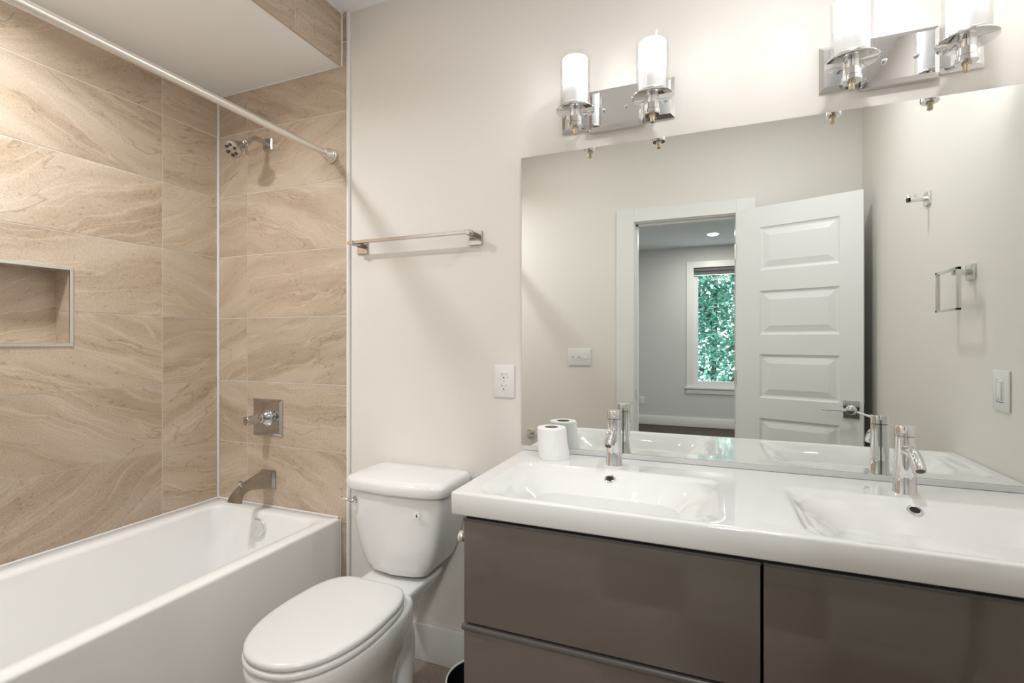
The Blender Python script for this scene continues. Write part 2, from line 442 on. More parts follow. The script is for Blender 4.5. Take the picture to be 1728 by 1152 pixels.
wall_door = wall_with_hole('wall_front', 'paint', XL - TT, XR, YD - DT, YD, 0, ZC, DX0 - 0.02, DX1 + 0.02, 0, DZ + 0.02)
struct(MB().box(XL - 0.15, XR + 0.1, YD - DT, YB + 0.12, ZC, ZC + 0.1).build('ceiling', 'ceil', smooth=False))
floor = struct(MB().box(XL - 0.15, XR + 0.1, YD - DT, YB + 0.12, -0.1, -TT).build('floor', 'grout', smooth=False))
tile_panel('tile_surface', (0, 0, -TT), (1, 0, 0), (0, 0, 1), [-1.9, -1.3, -0.70, -0.1, 0.5], [-0.1 + .305 * k + .02 for k in range(7)], XL, XR, YD - DT, YB, floor, mtl='floortile', seed=3)
# soffit over the tub
sof = struct(MB().box(XL + 0.001, XS - TT, YD + 0.001, YB - TT - 0.001, ZS, ZC - 0.001).build('ceiling_soffit', 'ceil', smooth=False))
tile_panel('tile_cladding', (XS - TT, 0, 0), (0, 1, 0), (1, 0, 0), [0.225, 0.825, 1.425], [], YD + .001, YB - TT - .002, ZS - 0.003, ZC - 0.001, sof, seed=23)
# caulk lines and tile edge trims
b = MB(); b.box(XL, XL + 0.010, YB - TT - 0.010, YB - TT, Z(-0.757), ZS, 0.003, 2)
b.box(XS - 0.004, XS + 0.005, YB - TT - 0.007, YB - TT, ZS - .004, ZC, 0.002, 1)
b.box(XL, XS, YB - TT - 0.005, YB - TT, ZS - 0.005, ZS, 0.001, 1)
b.box(XS - 0.003, XS + 0.008, YD, YB - TT, ZC - 0.008, ZC, 0.002, 1)
struct(b.build('trim_1', 'caulk'))
struct(MB().box(XT, XT + 0.013, YB - TT - 0.004, YB, 0, ZC, 0.002, 1).build('trim_2', 'trim'))
# baseboards
def baseboard(name, x0, x1, y0, y1, hgt=0.145):
    return struct(MB().box(x0, x1, y0, y1, 0, hgt, 0.004, 2).build(name, 'trim'))
baseboard('baseboard_back', XT + 0.013, XR, YB - 0.016, YB)
baseboard('baseboard_right', XR - 0.016, XR, YD, YB - 0.017)
baseboard('baseboard_front', -1.44, -0.575, YD, YD + 0.016)
# door casing, jamb
b = MB()
CZ = Z(0.883)
b.box(-0.573, DX0 - 0.006, YD, YD + 0.02, 0, CZ, 0.002, 1)
b.box(DX1 + 0.006, 0.274, YD, YD + 0.02, 0, CZ, 0.002, 1)
b.box(DX0 - 0.006, DX1 + 0.006, YD, YD + 0.02, DZ + 0.006, CZ, 0.002, 1)
struct(b.build('trim_3', 'trim'))
b = MB()
b.box(DX0 - 0.02, DX0, YD - DT - .001, YD + .001, 0, DZ); b.box(DX1, DX1 + 0.02, YD - DT - .001, YD + .001, 0, DZ)
b.box(DX0 - 0.02, DX1 + 0.02, YD - DT - .001, YD + .001, DZ, DZ + 0.02)
b.box(DX0, DX0 + 0.012, YD - 0.075, YD - 0.04, 0, DZ); b.box(DX0, DX1, YD - 0.075, YD - 0.04, DZ - 0.012, DZ)
jamb = struct(b.build('trim_4', 'trim', smooth=False))
bb = MB(); bb.box(DX0 - 0.0005, DX0 + 0.002, YD - 0.035, YD - 0.005, Z(-.39), Z(-.32), 0.0006, 1)
o = bb.build('strike_plate', 'chrome', jamb); o['label'] = 'small chrome strike plate'

# ------------------------------------------------------------------ bedroom seen through the doorway
BX0, BX1 = -1.75, 2.3
WX0, WX1, WZ0, WZ1 = -0.195, 0.78, Z(-0.673), Z(1.092)
wall_with_hole('wall_bedroom_window', 'bedpaint', BX0, BX1, YW - 0.16, YW, 0, ZC, WX0, WX1, WZ0, WZ1)
struct(MB().box(BX0 - .1, BX0, YW - .16, YD - DT, 0, ZC).build('wall_bedroom_left', 'bedpaint', smooth=False))
struct(MB().box(BX1, BX1 + .1, YW - .16, YD - DT, 0, ZC).build('wall_bedroom_right', 'bedpaint', smooth=False))
struct(MB().box(XR + .1, BX1, YD - DT, YD - DT + .1, 0, ZC).build('wall_bedroom_near', 'bedpaint', smooth=False))
struct(MB().box(BX0 - .1, BX1 + .1, YW - .16, YD - DT, ZC, ZC + .1).build('ceiling_bedroom', 'ceil', smooth=False))
struct(MB().box(BX0 - .1, BX1 + .1, YW - .16, YD - DT, -.1, 0.0).build('floor_bedroom', 'carpet', smooth=False))
struct(MB().box(BX0, BX1, YW, YW + .016, 0, 0.135, .004, 2).build('baseboard_bedroom', 'trim'))
b = MB()
b.box(WX0 - 0.10, WX0, YW, YW + .02, WZ0, WZ1 + .09, .002, 1); b.box(WX1, WX1 + .10, YW, YW + .02, WZ0, WZ1 + .09, .002, 1)
b.box(WX0, WX1, YW, YW + .02, WZ1, WZ1 + .09, .002, 1)
b.box(WX0 - .12, WX1 + .12, YW - .02, YW + .045, WZ0 - .028, WZ0, .004, 2)
b.box(WX0 - .10, WX1 + .10, YW, YW + .018, WZ0 - .10, WZ0 - .028, .002, 1)
struct(b.build('trim_5', 'trim'))
b = MB(); f_ = 0.062
b.box(WX0, WX0 + f_, YW - .13, YW - .04, WZ0, WZ1); b.box(WX1 - f_, WX1, YW - .13, YW - .04, WZ0, WZ1)
b.box(WX0 + f_, WX1 - f_, YW - .13, YW - .04, WZ1 - f_, WZ1); b.box(WX0 + f_, WX1 - f_, YW - .13, YW - .04, WZ0, WZ0 + f_ + .02)
win = struct(b.build('window_1', 'trim', smooth=False))
MB().box(WX0 + f_, WX1 - f_, YW - .092, YW - .088, WZ0 + f_ + .02, WZ1 - f_).build('window_pane', 'pane', win, smooth=False)
# roller blind pulled up
bl = thing('roller_blind', 'dark grey roller blind rolled up at the head of the bedroom window', 'blind', ((WX0 + WX1) / 2, YW - .02, WZ1 - .05))
MB().cyl((WX0 + .012, YW - .018, WZ1 - .034), (WX1 - .012, YW - .018, WZ1 - .034), 0.028).build('roller', 'blind', bl)
MB().box(WX0 + .012, WX1 - .012, YW - .024, YW - .016, WZ1 - .105, WZ1 - .03).build('shade_fabric', 'blind', bl)
MB().box(WX0 + .012, WX1 - .012, YW - .028, YW - .012, WZ1 - .118, WZ1 - .104, .003, 1).build('hem_bar', 'steel', bl)

def tree(cx, cy, zb, top, rx, ry, n, seed, label):
    rnd = random.Random(seed)
    t = thing('deciduous_tree', label, 'tree', (cx, cy, zb))
    b = MB()
    pts = [(cx, cy, zb), (cx + .06, cy, zb + 1.6), (cx - .05, cy + .05, zb + 3.0), (cx + .05, cy, top - 1.0)]
    b.tube(pts, [.10, .085, .06, .03], 10)
    for k in range(14):
        z0 = zb + 1.2 + (top - zb - 2.2) * k / 13; a = rnd.uniform(0, 2 * PI); l = rnd.uniform(.7, 1.25) * rx * .75
        p0 = Vector((cx, cy, z0)); p3 = p0 + Vector((math.cos(a) * l, math.sin(a) * l * ry / rx, rnd.uniform(.3, 1.0)))
        b.tube(bez(p0, p0.lerp(p3, .35) + Vector((0, 0, .05)), p0.lerp(p3, .7) + Vector((0, 0, .25)), p3, 6), [.045, .04, .034, .028, .022, .016, .01], 6)
    b.build('trunk', 'bark', t)
    bm = bmesh.new()
    cl = [(rnd.uniform(-1, 1), rnd.uniform(-1, 1), rnd.uniform(0, 1)) for _ in range(60)]
    for k in range(n):
        c = rnd.choice(cl)
        while True:
            d = Vector((rnd.gauss(0, .22), rnd.gauss(0, .22), rnd.gauss(0, .10)))
            break
        p = Vector((cx + (c[0] + d.x) * rx, cy + (c[1] + d.y) * ry, zb + 1.0 + (c[2] + d.z) * (top - zb - 1.0)))
        s_ = rnd.uniform(.045, .085)
        m_ = Matrix.Rotation(rnd.uniform(0, 2 * PI), 3, 'Z') @ Matrix.Rotation(rnd.uniform(-.9, .9), 3, 'X')
        vs = [bm.verts.new(p + m_ @ Vector(v) * s_) for v in ((0, -1, 0), (.55, -.25, .12), (.42, .5, .1), (0, 1.1, -.1), (-.42, .5, .1), (-.55, -.25, .12))]
        bm.faces.new([vs[0], vs[1], vs[2], vs[3]]); bm.faces.new([vs[0], vs[3], vs[4], vs[5]])
    me = bpy.data.meshes.new('foliage'); bm.to_mesh(me); bm.free(); me.materials.append(M['leaf'])
    o = bpy.data.objects.new('foliage', me); C.objects.link(o); o.parent = t; o.matrix_parent_inverse = Matrix.Translation(-Vector(t.location))
    return t
tree(0.15, -8.4, -3.4, 4.6, 2.0, 1.3, 30000, 3, 'leafy green tree outside the bedroom window, seen in the mirror')

# ------------------------------------------------------------------ lamps
def recessed(x, y, z, label, watts, col=(.975, .99, 1), group=None, rad=.07, spread=None):
    t = thing('recessed_light', label, 'ceiling light', (x, y, z), group)
    MB().lathe([(rad + .02, -.0005), (rad + .02, -.004), (rad, -.006), (rad, -.001)], (x, y, z), n=40, cap0=False, cap1=False).build('trim_ring', 'trim', t)
    MB().lathe([(rad, -.002), (rad * .6, -.003), (.001, -.0035)], (x, y, z), n=40, cap0=False, cap1=True).build('lens', 'lens', t)
    ld = bpy.data.lights.new('downlight', 'AREA'); ld.shape = 'DISK'; ld.size = rad * 1.8; ld.energy = watts; ld.color = col
    if spread: ld.spread = spread
    lo = bpy.data.objects.new('bulb', ld); C.objects.link(lo); lo.parent = t; lo.location = (0, 0, -.012)
recessed(-1.78, 0.60, ZS, 'white recessed downlight in the underside of the soffit above the bathtub', SOFFIT_W, spread=2.9)
recessed(-0.95, 0.62, ZC, 'added unseen fill downlight in the bathroom ceiling in front of the toilet', CEIL_FILL_W * .4, (.975, .99, 1))  # lamp added out of view to even out the light
recessed(0.30, 0.92, ZC, 'added unseen fill downlight in the bathroom ceiling in front of the vanity', CEIL_FILL_W * 1.5, (.975, .99, 1))  # second added ceiling lamp, fill for the vanity side and tub apron
recessed(0.063, -3.55, ZC, 'lit recessed downlight in the bedroom ceiling near the window wall', BED_W, (1, .97, .93))
recessed(1.2, -1.6, ZC, 'added unseen fill downlight in the bedroom ceiling near the doorway', BED_W, (1, .97, .93))  # extra lamp added out of view for fill

dm = thing('fill_dome_light', 'added unseen fill dome on the bedroom ceiling just outside the bathroom door', 'ceiling light', (.25, -1.15, ZC))  # added unseen lamp, sends fill light in through the doorway
MB().lathe([(.21, -.0005), (.215, -.02), (.20, -.03), (.195, -.0005)], (.25, -1.15, ZC), n=48, cap0=False, cap1=False).build('base_ring', 'trim', dm)
MB().lathe([(.198, -.026), (.185, -.06), (.14, -.085), (.07, -.098), (.001, -.10)], (.25, -1.15, ZC), n=48, cap0=False).build('dome', 'lens', dm)
ld = bpy.data.lights.new('fill_dome_lamp', 'AREA'); ld.shape = 'DISK'; ld.size = .40; ld.energy = DOME_FILL_W; ld.color = (.975, .99, 1)
lo = bpy.data.objects.new('bulb', ld); C.objects.link(lo); lo.parent = dm; lo.location = (0, 0, -.105)

def sconce(x1, x2, px0, px1, label):
    YL = YB - 0.116
    t = thing('wall_sconce', label, 'wall light', ((px0 + px1) / 2, YB, Z(.80)), None)
    z0, z1 = Z(.733), Z(.866)
    b = MB()
    def ring(i, d, y): return [(px0 + i, y, z0 + i), (px1 - i, y, z0 + i), (px1 - i, y, z1 - i), (px0 + i, y, z1 - i)]
    b.loft([ring(0, 0, YB), ring(0, 0, YB - .006), ring(.012, 0, YB - .014)], True, True)
    b.build('backplate', 'chrome', t, angle=20)
    cx = (px0 + px1) / 2; hw = .090
    b = MB(); zz0, zz1 = z0 - .012, z1 - .006
    def ring2(i, y): return [(cx - hw + i, y, zz0 + i), (cx + hw - i, y, zz0 + i), (cx + hw - i, y, zz1 - i), (cx - hw + i, y, zz1 - i)]
    b.loft([ring2(0, YB - .001), ring2(0, YB - .020), ring2(.012, YB - .027)])
    b.build('centre_box', 'chrome', t, angle=20)
    for s_ in (-.037, .037):
        MB().lathe([(.006, 0), (.006, .005), (.004, .010), (.001, .011)], (cx + s_, YB - .027, Z(.785)), (0, -1, 0), 16).build('cap_nut', 'chrome', t)
    for x in (x1, x2):
        MB().tube([(x, YL + .006, Z(.709)), (x, YL + .05, Z(.722)), (x, YB - .010, Z(.742))], .0058, 12).build('arm', 'chrome', t)
        MB().lathe([(.0, .702), (.021, .702), (.0235, .705), (.0235, .716), (.0205, .719), (.0205, .757), (0, .757)], (x, YL, H), n=32).build('socket', 'chrome', t)
        f = MB().lathe([(.0, .680), (.006, .680), (.0075, .683), (.0075, .697), (.010, .699), (.010, .702)], (x, YL, H), n=20).build('finial', 'brass', t)
        f['label'] = 'small brass finial'
        MB().lathe([(.0, .7565), (.060, .7565), (.0625, .7580), (.0625, .7600), (.060, .7615), (0, .7615)], (x, YL, H), n=48).build('drip_disc', 'chrome', t)
        MB().lathe([(.0, .7615), (.041, .7615), (.042, .764), (.042, .774), (.040, .777), (.0, .777)], (x, YL, H), n=40).build('shade_holder', 'steel', t)
        MB().lathe([(.0405, .777), (.0405, .842)], (x, YL, H), n=40, cap0=True, cap1=False).build('shade_base', 'opal', t)
        pr_ = [(.0405, .842), (.0405, .924), (.0390, .926), (.0375, .924), (.0375, .842)]
        ls = MB().arc_shell([(.0405, .842), (.0405, .924)], (x, YL, H), math.radians(178), math.radians(362), 36).build('lamp_shade', 'shade', t)
        MB().arc_shell(pr_, (x, YL, H), math.radians(2), math.radians(178), 32).build('light_block_back', 'opal', ls)  # opaque back half added so the glow does not overlight the wall
        MB().lathe([(.0405, .9242), (.0390, .926), (.0385, .924), (.0385, .842)], (x, YL, H), n=48, cap0=False, cap1=False).build('light_block_liner', 'opal', ls)  # added opaque liner, blocks glow from the inner face of the shade
        MB().lathe([(.0485, .7616), (.0485, .936)], (x, YL, H), n=48, cap0=False, cap1=False).build('glass_cylinder', 'glass', t)
    return t
sconce(-.405, -.160, -.480, -.101, 'chrome two-light wall sconce above the left part of the mirror, both shades wholly in view')
sconce(.362, .607, .306, .686, 'chrome two-light wall sconce above the right of the mirror, cut off by the photo edge')

# ------------------------------------------------------------------ mirror
MX0, MX1, MZ0, MZ1, YM = -.635, .822, Z(-.379), Z(.673), 1.684
mir = thing('wall_mirror', 'large frameless rectangular mirror on the wall above the double sink', 'mirror', (.09, YB, MZ0))
bm_ = MB(); bm_.box(MX0, MX1, YM, YB - .0004, MZ0, MZ1)
mo = bm_.build('mirror_glass', 'mirror', mir, smooth=False)
mo.data.materials.append(M['mirror_edge'])
for p in mo.data.polygons:
    if abs(p.normal.y) < .5: p.material_index = 1
o = MB().box(MX0 + .004, MX1, YM - .003, YB - .0004, Z(-.3965), MZ0 - .0006, .001, 1).build('bottom_channel', 'channel', mir)
o['label'] = 'pale grey strip under the mirror'

# ------------------------------------------------------------------ vanity cabinet and double sink
VX0, VX1 = -.604, .812
YF = 1.165                                   # drawer front plane
vt = thing('vanity_cabinet', 'wall-hung gloss dark grey vanity cabinet with four drawers under the white sink', 'cabinet', (.1, YB, .2))
b = MB()
zc0, zc1 = Z(-1.045), Z(-.462)
b.box(VX0 + .004, VX0 + .02, YF + .02, YB - .018, zc0, zc1); b.box(VX1 - .02, VX1 - .004, YF + .02, YB - .018, zc0, zc1)
b.box(VX0 + .02, VX1 - .02, YF + .02, YB - .018, zc0, zc0 + .018); b.box(VX0 + .02, VX1 - .02, YB - .034, YB - .018, zc0 + .018, zc1)
b.box(.099, .115, YF + .024, YB - .034, zc0 + .018, zc1)
b.build('carcass', 'carcass', vt, smooth=False)
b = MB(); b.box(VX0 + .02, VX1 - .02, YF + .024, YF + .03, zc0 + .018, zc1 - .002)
b.box(VX0 + .006, VX1 - .006, YF + .006, YF + .022, Z(-.478), Z(-.4575)); b.build('gap_shade_fill', 'dark', vt, smooth=False)  # near-black filler paints the shade behind the drawers and below the basin
for (z0, z1) in ((Z(-.746), Z(-.470)), (Z(-1.045), Z(-.752))):
    for (x0, x1) in ((VX0, .1045), (.1105, VX1)):
        d = MB().box(x0, x1, YF, YF + .018, z0, z1 - .005, .0025, 2).build('drawer', 'drawer', vt)
        b = MB()
        # lipped grip rail along the top edge of the front
        prof = [(YF + .018, z1 - .016), (YF - .001, z1 - .016), (YF - .005, z1 - .011), (YF - .006, z1 - .004), (YF - .003, z1), (YF + .018, z1)] if z1 < Z(-.6) else \
               [(YF + .018, z1 - .007), (YF - .001, z1 - .007), (YF - .0015, z1 - .004), (YF - .001, z1), (YF + .018, z1)]
        xa = x0 - (.004 if z1 < Z(-.6) and x0 < 0 else 0)
        b.loft([[(xa, y, z) for y, z in prof], [(x1, y, z) for y, z in prof]])
        b.build('grip_rail', 'rail', d, angle=50)

BX_, BXE, BYF, BYB = -.632, .822, 1.143, 1.688
ZT, ZB = Z(-.397), Z(-.4565)
sk = thing('double_sink', 'glossy white ceramic double washbasin counter on the grey vanity cabinet', 'sink', (.1, YB, ZB))
def sstep(t): t = min(1, max(0, t)); return t * t * (3 - 2 * t)
def bowl(x, y, cx):
    dx0 = x - (cx - .305); dx1 = (cx + .305) - x
    dy0 = y - 1.160; dy1 = 1.527 - y
    # rounded corners: shrink side distance near the corners
    if min(dx0, dx1, dy0, dy1) <= 0: return 0
    r = .05
    def rc(a, b):
        if a < r and b < r: return r - math.hypot(r - a, r - b)
        return min(a, b)
    dd = min(rc(dx0, dy0), rc(dx0, dy1), rc(dx1, dy0), rc(dx1, dy1))
    if dd <= 0: return 0
    edge = sstep(dd / .03) * .007
    side = min(1, dx0 / .125, dx1 / .125)
    f = sstep(min(dx0, dx1) / .17) * sstep(dy1 / .17) * sstep(dy0 / .10)
    return edge + .078 * f
b = MB(); bm = b.bm
NX, NY = 300, 104
X_ = [BX_ + .006 + (BXE - BX_ - .012) * i / NX for i in range(NX + 1)]
Y_ = [BYF + .006 + (BYB - BYF - .012) * j / NY for j in range(NY + 1)]
G = [[bm.verts.new((x, y, ZT - bowl(x, y, -.270) - bowl(x, y, .488))) for y in Y_] for x in X_]
for i in range(NX):
    for j in range(NY): bm.faces.new([G[i][j], G[i + 1][j], G[i + 1][j + 1], G[i][j + 1]])
loop = [G[i][0] for i in range(NX + 1)] + [G[NX][j] for j in range(1, NY + 1)] + [G[i][NY] for i in range(NX - 1, -1, -1)] + [G[0][j] for j in range(NY - 1, 0, -1)]
prev = loop
for (o_, dz) in ((.0025, -.0006), (.0046, -.0022), (.006, -.006), (.0045, -.056), (.002, -.0595)):
    nxt = []
    for v0 in loop:
        x, y = v0.co.x, v0.co.y
        ex = -1 if abs(x - X_[0]) < 1e-6 else 1 if abs(x - X_[-1]) < 1e-6 else 0
        ey = -1 if abs(y - Y_[0]) < 1e-6 else 1 if abs(y - Y_[-1]) < 1e-6 else 0
        k = .75 if ex and ey else 1
        nxt.append(bm.verts.new((x + ex * o_ * k, y + ey * o_ * k, ZT + dz)))
    for i in range(len(loop)):
        j = (i + 1) % len(loop); bm.faces.new([prev[i], nxt[i], nxt[j], prev[j]])
    prev = nxt
bm.faces.new(prev)
b.build('basin', 'sink', sk, angle=60)
for cx in (-.274, .472):
    y0 = 1.484; bz_ = lambda y: ZT - bowl(cx, y, -.270) - bowl(cx, y, .488)
    z0 = bz_(y0); sl = (bz_(y0 + .016) - bz_(y0 - .016)) / .032
    nz = Vector((0, -sl, 1)).normalized()
    c0 = Vector((cx, y0, z0))
    r_ = MB().lathe([(.0165, -.003), (.0165, .003), (.0145, .0042), (.011, .0036), (.0108, -.001)], c0, nz, 32, False, False).build('overflow_ring', 'chrome', sk)
    r_['label'] = 'chrome overflow ring'
    MB().lathe([(.0108, 0), (.001, 0.0)], c0 + nz * .0022, nz, 24).build('overflow_mesh', 'slot', r_)
    dz = ZT - bowl(cx, 1.36, -.270) - bowl(cx, 1.36, .488)
    MB().lathe([(.033, 0), (.033, .003), (.028, .006), (.010, .008), (.001, .0085)], (cx, 1.36, dz - .001), n=32).build('drain', 'chrome', sk)

def faucet(x, y, label):
    t = thing('basin_faucet', label, 'faucet', (x, y, ZT), 'sink faucets')
    MB().lathe([(.0268, 0), (.0268, .002), (.0258, .004), (.0245, .05), (.0232, .10), (.0226, .148), (.0218, .1485), (.0, .1485)], (x, y, ZT), n=40).build('body', 'chrome', t)
    MB().lathe([(.0216, .1492), (.0228, .150), (.0228, .172), (.0215, .1755), (.0, .176)], (x, y, ZT), n=40).build('handle_cap', 'chrome', t)
    b = MB(); P = bez((x, y - .012, ZT + .114), (x, y - .045, ZT + .122), (x, y - .082, ZT + .112), (x, y - .104, ZT + .080), 12)
    b.tube(P, [.0135, .0135, .0135, .0135, .0133, .013, .013, .0128, .0126, .0124, .0123, .0122, .0122], 20)
    b.build('spout', 'chrome', t)
    q = (P[-1] - P[-2]).normalized()
    MB().cyl(P[-1] - q * .002, P[-1] + q * .001, .0098).build('aerator', 'nozzle', t)
    d = Vector((-x, -y, 0)).normalized()
    MB().tube([Vector((x, y, ZT + .163)) + d * .018, Vector((x, y, ZT + .165)) + d * .06, Vector((x, y, ZT + .168)) + d * .105], [.0042, .0036, .0034], 12).build('lever', 'chrome', t)
faucet(-.280, 1.590, 'chrome faucet on the left bowl, beside the paper roll')
faucet(.482, 1.582, 'chrome faucet on the right bowl, nearer to the right wall')

# toilet roll on the sink's back-left corner
rl = thing('toilet_paper_roll', 'white toilet paper roll standing on the back left corner of the sink counter', 'toilet paper', (-.488, 1.615, ZT))
b = MB()
cx, cy = -.488, 1.612; n = 44
def rr(r, z, lean=0.0): return [(cx + lean + r * math.cos(2 * PI * i / n), cy + r * math.sin(2 * PI * i / n), ZT + z) for i in range(n)]
b.loft([rr(.0235, .104, -.010), rr(.047, .104, -.010), rr(.0495, .101, -.010), rr(.050, .06, -.007), rr(.0525, .02, -.002), rr(.053, .0005, 0), rr(.0235, .0005, 0)], False, False)
b.build('paper', 'paper', rl)
MB().lathe([(.0235, .001), (.0235, .1038), (.0222, .1038), (.0222, .001)], (cx - .008, cy, ZT), n=32, cap0=False, cap1=False).build('cardboard_core', 'card', rl)

# ------------------------------------------------------------------ bathtub
TX0, TX1, TY0, TY1, TZ = XL + .001, -1.462, YD + .006, YB - TT - .001, Z(-.757)
tb = thing('bathtub', 'white alcove bathtub with flat apron along the tiled left wall', 'bathtub', ((TX0 + TX1) / 2, (TY0 + TY1) / 2, 0))
b = MB()
R_ = [rrect(TX0, TX1, TY0, TY1, .008, 0), rrect(TX0, TX1, TY0, TY1, .008, TZ - .012), rrect(TX0 + .001, TX1 - .001, TY0 + .001, TY1 - .001, .008, TZ - .006),
      rrect(TX0 + .006, TX1 - .006, TY0 + .006, TY1 - .006, .008, TZ)]
ix0, ix1, iy0, iy1 = TX0 + .085, TX1 - .066, TY0 + .11, TY1 - .066
R_ += [rrect(ix0 - .006, ix1 + .006, iy0 - .006, iy1 + .006, .05, TZ), rrect(ix0, ix1, iy0, iy1, .048, TZ - .004), rrect(ix0 + .004, ix1 - .004, iy0 + .006, iy1 - .004, .05, TZ - .016),
       rrect(ix0 + .028, ix1 - .028, iy0 + .14, iy1 - .03, .08, .20), rrect(ix0 + .045, ix1 - .045, iy0 + .20, iy1 - .045, .09, .13), rrect(ix0 + .085, ix1 - .085, iy0 + .27, iy1 - .09, .09, .105), rrect(ix0 + .14, ix1 - .14, iy0 + .36, iy1 - .16, .08, .10)]
b.loft(R_)
b.build('tub_shell', 'acrylic', tb, angle=50)
b = MB(); b.box(TX0, TX1 - .01, TY1 - .006, TY1, TZ - .001, TZ + .007, .002, 1); b.box(TX0, TX0 + .006, TY0, TY1 - .006, TZ - .001, TZ + .007, .002, 1)
b.box(TX1 - .001, TX1 + .004, TY1 - .005, TY1, 0.0, TZ, .001, 1)
b.build('caulk_bead', 'caulk', tb)
oy = iy1 - .012
ov = MB().lathe([(.039, -.006), (.039, .010), (.036, .013), (.010, .0145), (.001, .0145)], (-1.848, oy, Z(-.823)), (0, -1, .10), 40).build('overflow_plate', 'chrome', tb)
MB().lathe([(.005, 0), (.004, .003), (.001, .003)], (-1.848, oy - .0138, Z(-.8215)), (0, -1, .10), 16).build('overflow_screw', 'nickel', ov)

# ------------------------------------------------------------------ shower fittings
YT = YB - TT
def plate(b, cx, cz, hw, hh, d1=.004, d2=.012, inset=.010, y=None):
    y = YT if y is None else y
    def r(i, yy): return [(cx - hw + i, yy, cz - hh + i), (cx + hw - i, yy, cz - hh + i), (cx + hw - i, yy, cz + hh - i), (cx - hw + i, yy, cz + hh - i)]
    b.loft([r(0, y), r(0, y - d1), r(inset, y - d2)])
    return b
sh = thing('overhead_shower', 'chrome shower head on a short bent arm from the tiled wall', 'shower head', (-1.878, YT, Z(.905)))
plate(MB(), -1.878, Z(.905), .027, .027, .006, .010, .004).build('wall_flange', 'chrome_darkened', sh, angle=20)
P = bez((-1.878, YT - .008, Z(.905)), (-1.878, YT - .075, Z(.915)), (-1.878, YT - .080, Z(.910)), (-1.878, YT - .115, Z(.873)), 12)
MB().tube(P, .0105, 18).build('arm', 'chrome_darkened', sh)
ax = Vector((0, -.78, -.62)).normalized(); p0 = Vector((-1.878, YT - .112, Z(.876)))
MB().lathe([(.010, 0), (.0145, .001), (.0145, .016), (.011, .018), (.013, .024), (.013, .030), (.010, .033)], p0, ax, 24).build('ball_joint', 'chrome_darkened', sh)
hd = MB().lathe([(.011, .030), (.017, .036), (.021, .050), (.033, .078), (.0385, .088), (.0395, .094), (.0385, .099), (.034, .1005), (.001, .1005)], p0, ax, 40).build('spray_head', 'chrome_darkened', sh)
u = ax.orthogonal().normalized(); v = ax.cross(u)
for k in range(6):
    a = 2 * PI * k / 6 + .3
    c = p0 + ax * .1005 + (u * math.cos(a) + v * math.sin(a)) * .0225
    MB().lathe([(.0066, -.001), (.0066, .003), (.0045, .0032), (.001, .0032)], c, ax, 16).build('nozzle', 'nozzle', hd)
MB().tube([p0 + ax * .045 + Vector((.016, 0, -.004)), p0 + ax * .048 + Vector((.036, 0, -.012)), p0 + ax * .055 + Vector((.046, .004, -.042))], [.006, .0055, .0045], 12).build('spray_lever', 'chrome_darkened', sh)

va = thing('shower_valve', 'square chrome shower valve with lever handle, between shower head and tub spout', 'valve', (-1.880, YT, Z(-.348)))
plate(MB(), -1.880, Z(-.348), .090, .083, .005, .012, .012).build('escutcheon', 'chrome_darkened', va, angle=20)
MB().lathe([(.040, .010), (.040, .014), (.034, .022), (.026, .030), (.022, .034), (.0001, .034)], (-1.880, YT, Z(-.348)), (0, -1, 0), 36).build('hub', 'chrome_darkened', va)
b = MB(); hp = Vector((-1.880, YT - .032, Z(-.348))); hx = Vector((-.10, -1, -.04)).normalized()
b.lathe([(.021, 0), (.021, .012), (.017, .015), (.017, .020), (.022, .024), (.024, .030), (.0205, .060), (.019, .078), (.0195, .081), (.018, .083), (.001, .083)], hp, hx, 12)
b.build('handle', 'chrome_darkened', va, angle=28)

sp = thing('tub_spout', 'chrome tub spout with flared square base above the bathtub rim', 'spout', (-1.876, YT, Z(-.632)))
plate(MB(), -1.876, Z(-.632), .043, .041, .006, .016, .010).build('wall_flange', 'dullchrome', sp, angle=20)
P = bez((-1.876, YT - .012, Z(-.628)), (-1.876, YT - .075, Z(-.640)), (-1.876, YT - .155, Z(-.612)), (-1.876, YT - .178, Z(-.690)), 16)
sqs = []
for i in range(17):
    k = i / 16
    w_ = .062 - .030 * sstep(k * 1.6) + .010 * sstep((k - .7) * 3); h_ = .064 - .032 * sstep(k * 1.5) + .008 * sstep((k - .75) * 3.5)
    sqs.append((w_, h_))
b = MB(); b.tube(P, .03, sq=sqs)
bmesh.ops.bevel(b.bm, geom=[e for e in b.bm.edges], offset=.0025, segments=2, affect='EDGES', profile=.5) if False else None
b.build('spout_body', 'dullchrome', sp, angle=30)
kp = P[11]
MB().lathe([(.0045, .010), (.0045, .026), (.009, .029), (.0105, .034), (.0085, .040), (.001, .0415)], kp, (0, -.25, 1), 20).build('diverter_knob', 'chrome_darkened', sp)

rod = thing('shower_rod', 'satin nickel tension shower rod running along the tub below the soffit', 'curtain rod', (-1.508, .85, Z(.80)))
b = MB().cyl((-1.508, YD + .004, Z(.80)), (-1.508, YT - .05, Z(.80)), .0132).build('rod', 'nickel', rod)
for y, dr in ((YT, -1), (YD, 1)):
    MB().lathe([(.030, 0), (.031, .003), (.031, .012), (.028, .014), (.028, .022), (.024, .025), (.0235, .034), (.019, .040), (.0185, .056), (.015, .060), (.0135, .062)], (-1.508, y, Z(.80)), (0, dr, 0), 36).build('end_flange', 'nickel', rod)

